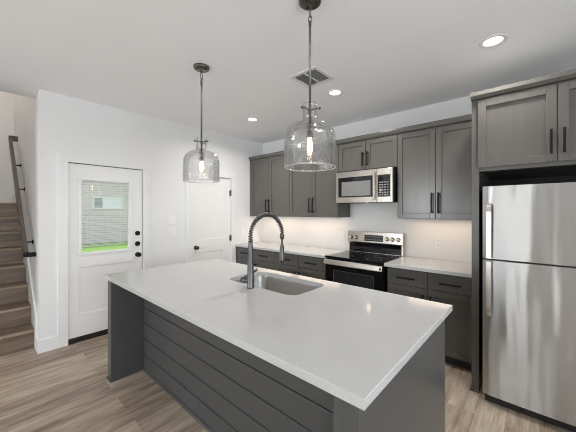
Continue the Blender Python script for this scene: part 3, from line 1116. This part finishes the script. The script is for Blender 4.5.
# ------------------------------------------------------------------ microwave
mw = thing('microwave', 'stainless over the range microwave below the short cabinet', 'microwave', (-1.635, 3.3, 1.58))
MX0, MX1, MY, MZ0, MZ1 = -2.014, -1.260, 3.212, 1.584, 1.984
MB().box(MX0 + 0.002, MX1 - 0.002, MY + 0.030, YK - 0.002, MZ0, MZ1 + 0.015).build('body', M['applblack'], mw)
DX1 = -1.452
mb = MB()
mb.box(MX0, MX0 + 0.034, MY, MY + 0.029, MZ0 + 0.002, MZ1, 0.003)
mb.box(DX1 - 0.050, DX1, MY, MY + 0.029, MZ0 + 0.002, MZ1, 0.003)
mb.box(MX0 + 0.034, DX1 - 0.050, MY, MY + 0.029, MZ0 + 0.002, MZ0 + 0.072, 0.003)
mb.box(MX0 + 0.034, DX1 - 0.050, MY, MY + 0.029, MZ1 - 0.074, MZ1, 0.003)
md = mb.build('door', M['steel'], mw)
MB().box(-1.650, -1.620, MY + 0.11, MY + 0.13, MZ0 - 0.003, MZ0 - 0.0003).build('cooktop_lamp', M['lens'], mw)
light('cooktop_lamp_light', 'AREA', (-1.635, MY + 0.16, MZ0 - 0.006), 0.10, (1.0, 0.82, 0.62), 0.04, 0.03)
MB().box(MX0 + 0.034, DX1 - 0.050, MY + 0.003, MY + 0.029, MZ0 + 0.072, MZ1 - 0.074).build('door_glass', M['blackglass'], md)
MB().box(-1.930, -1.530, MY + 0.0005, MY + 0.0028, 1.672, 1.855).build('window', M['mwglass'], md)
MB().box(DX1 - 0.032, DX1 - 0.012, MY - 0.042, MY - 0.026, MZ0 + 0.03, MZ1 - 0.03, 0.006)\
    .box(DX1 - 0.029, DX1 - 0.015, MY - 0.027, MY - 0.0003, MZ0 + 0.05, MZ0 + 0.075).box(DX1 - 0.029, DX1 - 0.015, MY - 0.027, MY - 0.0003, MZ1 - 0.075, MZ1 - 0.05)\
    .build('handle', M['steel'], md)
mb = MB()
cx0, cx1 = -1.440, -1.286
mb.box(DX1 + 0.002, cx0, MY, MY + 0.029, MZ0 + 0.002, MZ1, 0.002)
mb.box(cx1, MX1, MY, MY + 0.029, MZ0 + 0.002, MZ1, 0.003)
mb.box(cx0, cx1, MY, MY + 0.029, MZ0 + 0.002, MZ0 + 0.066, 0.003)
mb.box(cx0, cx1, MY, MY + 0.029, MZ1 - 0.076, MZ1, 0.003)
cp = mb.build('control_panel', M['steel'], mw)
kp = MB().box(cx0, cx1, MY + 0.003, MY + 0.029, MZ0 + 0.066, MZ1 - 0.076).build('keypad', M['blackglass'], cp)
mb = MB()
for r_i in range(6):
    for k in range(4):
        xx = cx0 + 0.018 + k * 0.031
        zz = MZ0 + 0.080 + r_i * 0.030
        mb.box(xx, xx + 0.020, MY + 0.0018, MY + 0.004, zz, zz + 0.014)
mb.build('button_legend', M['legend'], cp)

# ------------------------------------------------------------------ refrigerator
fr_ = thing('refrigerator', 'stainless top freezer refrigerator standing in the cabinet bay', 'refrigerator', (0.05, 3.0, 0))
FX0, FX1, FYF = -0.330, 0.430, 2.612
MB().box(FX0 + 0.006, FX1 - 0.006, 2.690, 3.40, 0.03, 1.660, 0.004).build('body', M['applblack'], fr_)
def fridge_door(z0, z1):
    pts = []
    n = 20
    for k in range(n + 1):
        u = k / n
        x = FX0 + (FX1 - FX0) * u
        e = min(u, 1 - u)
        y = FYF + 0.010 * (2 * u - 1) ** 2 + (0.010 * max(0, (0.03 - e) / 0.03) ** 2)
        pts.append((x, y))
    pts += [(FX1, 2.684), (FX0, 2.684)]
    mb = MB().prism(pts, 'z', z0, z1)
    for f in mb.bm.faces:
        if abs(f.normal.z) < 0.5:
            f.smooth = False
    return mb.build('door', M['fridgesteel'], fr_)
ZG = 1.112
ud = fridge_door(ZG + 0.006, 1.668)
ld = fridge_door(0.078, ZG - 0.006)
for (d, z0, z1) in ((ud, ZG + 0.012, 1.535), (ld, 0.690, ZG - 0.010)):
    n = 14
    p = []
    top = d == ld
    for k in range(n + 1):
        u = k / n
        z = z0 + (z1 - z0) * u
        e = u if top else 1 - u
        y = FYF - 0.040 + 0.024 * max(0, (0.16 - e) / 0.16) ** 2
        p.append((y, z))
    prof = [(y, z) for y, z in p] + [(y + 0.014, z) for y, z in reversed(p)]
    mb = MB().prism(prof, 'x', -0.301, -0.270)
    for zz in (z0 + 0.03, z1 - 0.03):
        mb.box(-0.297, -0.274, FYF - 0.028, FYF + 0.006, zz - 0.015, zz + 0.015)
    mb.build('handle', M['handlesteel'], d)
MB().box(FX0 + 0.01, FX1 - 0.01, 2.66, 2.689, 0.012, 0.086).build('kick_grille', M['applblack'], fr_)
for xx in (FX0 + 0.05, FX1 - 0.05):
    MB().lathe((xx, 2.75, 0.0005), [(0, 0), (0.02, 0), (0.02, 0.008), (0.008, 0.010), (0.008, 0.0295), (0, 0.0295)], 'z', 12).build('foot', M['rubber'], fr_)

# ------------------------------------------------------------------ outlets and switches
def plate_front(x, z, label):      # on the kitchen wall
    t = thing('wall_outlet', label, 'outlet', (x, YK, z), 'wall outlets')
    MB().box(x - 0.036, x + 0.036, YK - 0.006, YK - 0.0003, z - 0.058, z + 0.058, 0.002).build('cover_plate', M['plate'], t)
    for s in (-1, 1):
        zc = z + s * 0.022
        r = MB().box(x - 0.017, x + 0.017, YK - 0.0085, YK - 0.0058, zc - 0.015, zc + 0.015, 0.001).build('receptacle', M['plate'], t)
        for q in (-1, 1):
            MB().box(x + q * 0.007 - 0.0014, x + q * 0.007 + 0.0014, YK - 0.0088, YK - 0.0084, zc - 0.007, zc + 0.007).build('slot', M['slot'], r)


plate_front(-0.892, 1.106, 'white outlet on the wall between the range and the refrigerator')
plate_front(-2.186, 1.120, 'white outlet on the backsplash wall just left of the range')
t = thing('wall_outlet', 'white outlet on the door wall above the counter corner', 'outlet', (XD, 3.17, 1.106), 'wall outlets')
MB().box(XD + 0.0003, XD + 0.006, 3.134, 3.206, 1.048, 1.164, 0.002).build('cover_plate', M['plate'], t)
for z in (1.085, 1.127):
    MB().box(XD + 0.0058, XD + 0.0085, 3.153, 3.187, z - 0.015, z + 0.015, 0.001).build('receptacle', M['plate'], t)
for (z, lb) in ((1.352, 'white two gang switch plate between the doors, the upper of two'), (1.197, 'white two gang switch plate between the doors, the lower of two')):
    t = thing('light_switch', lb, 'switch', (XD, 1.888, z), 'switch plates between the doors')
    MB().box(XD + 0.0003, XD + 0.006, 1.830, 1.946, z - 0.057, z + 0.057, 0.002).build('cover_plate', M['plate'], t)
    for s in (-1, 1):
        MB().prism([(XD + 0.0055, z - 0.033), (XD + 0.0105, z - 0.031), (XD + 0.0065, z + 0.033), (XD + 0.0055, z + 0.033)], 'y', 1.888 + s * 0.023 - 0.0165, 1.888 + s * 0.023 + 0.0165)\
            .build('rocker', M['plate'], t)
# prism above takes (x, z) pairs with axis y

# ------------------------------------------------------------------ ceiling: downlights, vent, pendants
def downlight(x, y, label):
    t = thing('recessed_light', label, 'downlight', (x, y, HC), 'recessed ceiling lights')
    MB().lathe((x, y, HC), [(0.062, -0.0035), (0.078, -0.006), (0.088, -0.004), (0.090, -0.0004), (0.062, -0.0004)], 'z', 40, closed_profile=True).build('trim_ring', M['grille'], t)
    MB().lathe((x, y, HC), [(0, -0.003), (0.061, -0.003), (0.061, -0.0004), (0, -0.0004)], 'z', 40).build('lens', M['lens'], t)
    light('downlight', 'AREA', (x, y, HC - 0.012), 13, (1.0, 0.965, 0.92), 0.12, spread=160)
downlight(-0.26, 2.59, 'lit recessed ceiling light in front of the refrigerator cabinet')
downlight(-1.635, 2.588, 'lit recessed ceiling light in front of the microwave cabinet, near the vent')
downlight(-2.97, 2.587, 'lit recessed ceiling light nearest the room corner and the panelled door')
# lamps added over the living area, out of view, to light the room
for (x, y) in ((-2.6, -1.6), (-0.45, -1.6), (1.5, -1.6)):
    light('downlight', 'AREA', (x, y, HC - 0.012), 8.5, (1.0, 0.92, 0.83), 0.12, spread=165)

vt = thing('ceiling_vent', 'white louvred ceiling air vent behind the nearer pendant', 'vent', (-1.61, 2.15, HC))
vx0, vx1, vy0, vy1 = -1.770, -1.455, 1.992, 2.305
mb = MB()
fw_ = 0.036
z0, z1 = HC - 0.009, HC - 0.0004
mb.box(vx0, vx0 + fw_, vy0, vy1, z0, z1, 0.002).box(vx1 - fw_, vx1, vy0, vy1, z0, z1, 0.002)
mb.box(vx0 + fw_, vx1 - fw_, vy0, vy0 + fw_, z0, z1, 0.002).box(vx0 + fw_, vx1 - fw_, vy1 - fw_, vy1, z0, z1, 0.002)
mb.build('vent_frame', M['grille'], vt)
MB().box(vx0 + fw_, vx1 - fw_, vy0 + fw_, vy1 - fw_, HC - 0.0016, HC - 0.0004).build('duct', M['ventdark'], vt)
mb = MB()
n = 15
for k in range(n):
    yy = vy0 + fw_ + (vy1 - vy0 - 2 * fw_) * (k + 0.5) / n
    mb.prism([(yy + 0.006, HC - 0.002), (yy + 0.0075, HC - 0.002), (yy - 0.005, HC - 0.0105), (yy - 0.0065, HC - 0.0105)], 'x', vx0 + fw_, vx1 - fw_)
mb.box(-1.616, -1.609, vy0 + fw_, vy1 - fw_, HC - 0.011, HC - 0.002)
mb.build('louvres', M['grille'], vt)


def pendant(x, y, label):
    t = thing('pendant_light', label, 'pendant light', (x, y, HC), 'glass pendants over the island')
    cn = MB().lathe((x, y, HC), [(0, -0.024), (0.058, -0.024), (0.066, -0.018), (0.068, -0.0004), (0, -0.0004)], 'z', 36).build('canopy', M['nickel'], t)
    for k in range(3):
        a = 0.5 + 2 * PI * k / 3
        MB().lathe((x + 0.038 * math.cos(a), y + 0.038 * math.sin(a), HC - 0.0245), [(0, -0.007), (0.007, -0.006), (0.010, 0), (0, 0)], 'z', 12)\
            .build('canopy_screw', M['bronze'], cn)
    mb = MB()
    def ring(cz, rx, rz, ang):
        pts = []
        for k in range(20):
            a = 2 * PI * k / 20
            h = rx * math.cos(a)
            pts.append((x + h * math.cos(ang), y + h * math.sin(ang), cz + rz * math.sin(a)))
        return pts
    mb.tube(ring(HC - 0.036, 0.011, 0.016, 0.2), 0.0026, 8, closed=True)
    mb.tube(ring(HC - 0.076, 0.012, 0.030, 1.75), 0.0028, 8, closed=True)
    mb.tube(ring(HC - 0.118, 0.012, 0.019, 0.2), 0.0028, 8, closed=True)
    mb.build('chain', M['nickel'], t)
    MB().lathe((x, y, 0), [(0, 2.620), (0.006, 2.620), (0.009, 2.612), (0.009, 2.590), (0.0072, 2.584), (0.0072, 1.99), (0, 1.99)], 'z', 14).build('stem', M['nickel'], t)
    mb = MB()
    zc = 2.089
    mb.lathe((x, y, zc), [(0.0073, -0.007), (0.016, -0.007), (0.016, 0.007), (0.0073, 0.007)], 'z', 16, closed_profile=True)
    for k in range(3):
        a = 0.35 + 2 * PI * k / 3
        dx, dy = math.cos(a), math.sin(a)
        mb.tube([(x + dx * 0.012, y + dy * 0.012, zc), (x + dx * 0.056, y + dy * 0.056, zc)], 0.0045, 8)
        mb.tube([(x + dx * 0.056, y + dy * 0.056, zc), (x + dx * 0.066, y + dy * 0.066, zc)], 0.0085, 10)
    mb.build('shade_holder', M['nickel'], t)
    MB().lathe((x, y, 0), [(0, 2.000), (0.010, 2.000), (0.017, 1.985), (0.020, 1.930), (0.021, 1.922), (0, 1.922)], 'z', 20).build('socket', M['nickel'], t)
    outer = [(0.1550, 1.742), (0.1555, 1.80), (0.155, 1.89), (0.1515, 1.930), (0.140, 1.962), (0.118, 1.988), (0.088, 2.003), (0.060, 2.013), (0.047, 2.030), (0.0435, 2.060), (0.0435, 2.112), (0.046, 2.120)]
    dense = []
    for (r0, h0), (r1, h1) in zip(outer, outer[1:]):
        m_ = max(1, int(math.hypot(r1 - r0, h1 - h0) / 0.006))
        dense += [(r0 + (r1 - r0) * q / m_, h0 + (h1 - h0) * q / m_) for q in range(m_)]
    dense.append(outer[-1])
    gm = bmesh.new()
    SG = 120
    rows = []
    for side, seq in ((0, dense), (1, dense[::-1])):
        for (r, h) in seq:
            row = []
            for k in range(SG):
                a = 2 * PI * k / SG
                px_, py_ = r * math.cos(a), r * math.sin(a)
                nz = mnoise.noise(Vector((px_, py_, h)) * 15 + Vector((x * 9, side * 40, 0)))
                amp = min(1.0, max(0.0, (r - 0.046) / 0.05)) * (1.0 if h > 1.748 else 0.0)
                rr_ = r + nz * 0.0020 * amp - (0.0044 if side else 0.0)
                row.append(gm.verts.new((x + rr_ * math.cos(a), y + rr_ * math.sin(a), h - (0.0026 if side and 1.94 < h < 2.02 else 0))))
            rows.append(row)
    for ra, rb in zip(rows, rows[1:] + rows[:1]):
        for k in range(SG):
            gm.faces.new((ra[k], ra[(k + 1) % SG], rb[(k + 1) % SG], rb[k])).smooth = True
    bmesh.ops.recalc_face_normals(gm, faces=gm.faces)
    gs = MB()
    gs._merge(gm)
    gs = gs.build('glass_shade', M['seeded'], t)

    MB().tube([(x + 0.1538 * math.cos(2 * PI * k / 64), y + 0.1538 * math.sin(2 * PI * k / 64), 1.7405) for k in range(64)], 0.0015, 8, closed=True)\
        .build('rim', M['seeded_rim'], gs)
    bl = MB().lathe((x, y, 0), [(0.012, 1.9215), (0.014, 1.905), (0.024, 1.880), (0.0295, 1.855), (0.027, 1.828), (0.016, 1.811), (0.0, 1.806)], 'z', 24).build('bulb', M['bulbglass'], t)
    mb = MB()
    for k in range(6):
        a0, a1 = 2 * PI * k / 6, 2 * PI * (k + 0.5) / 6
        mb.tube([(x + 0.006 * math.cos(a0), y + 0.006 * math.sin(a0), 1.905), (x + 0.011 * math.cos(a1), y + 0.011 * math.sin(a1), 1.835)], 0.0022, 6)
    mb.build('filament', M['filament'], bl)
pendant(-2.222, 1.345, 'clear glass pendant over the far end of the island, nearer the doors')
pendant(-1.030, 1.352, 'clear glass pendant over the near half of the island, in front of the vent')
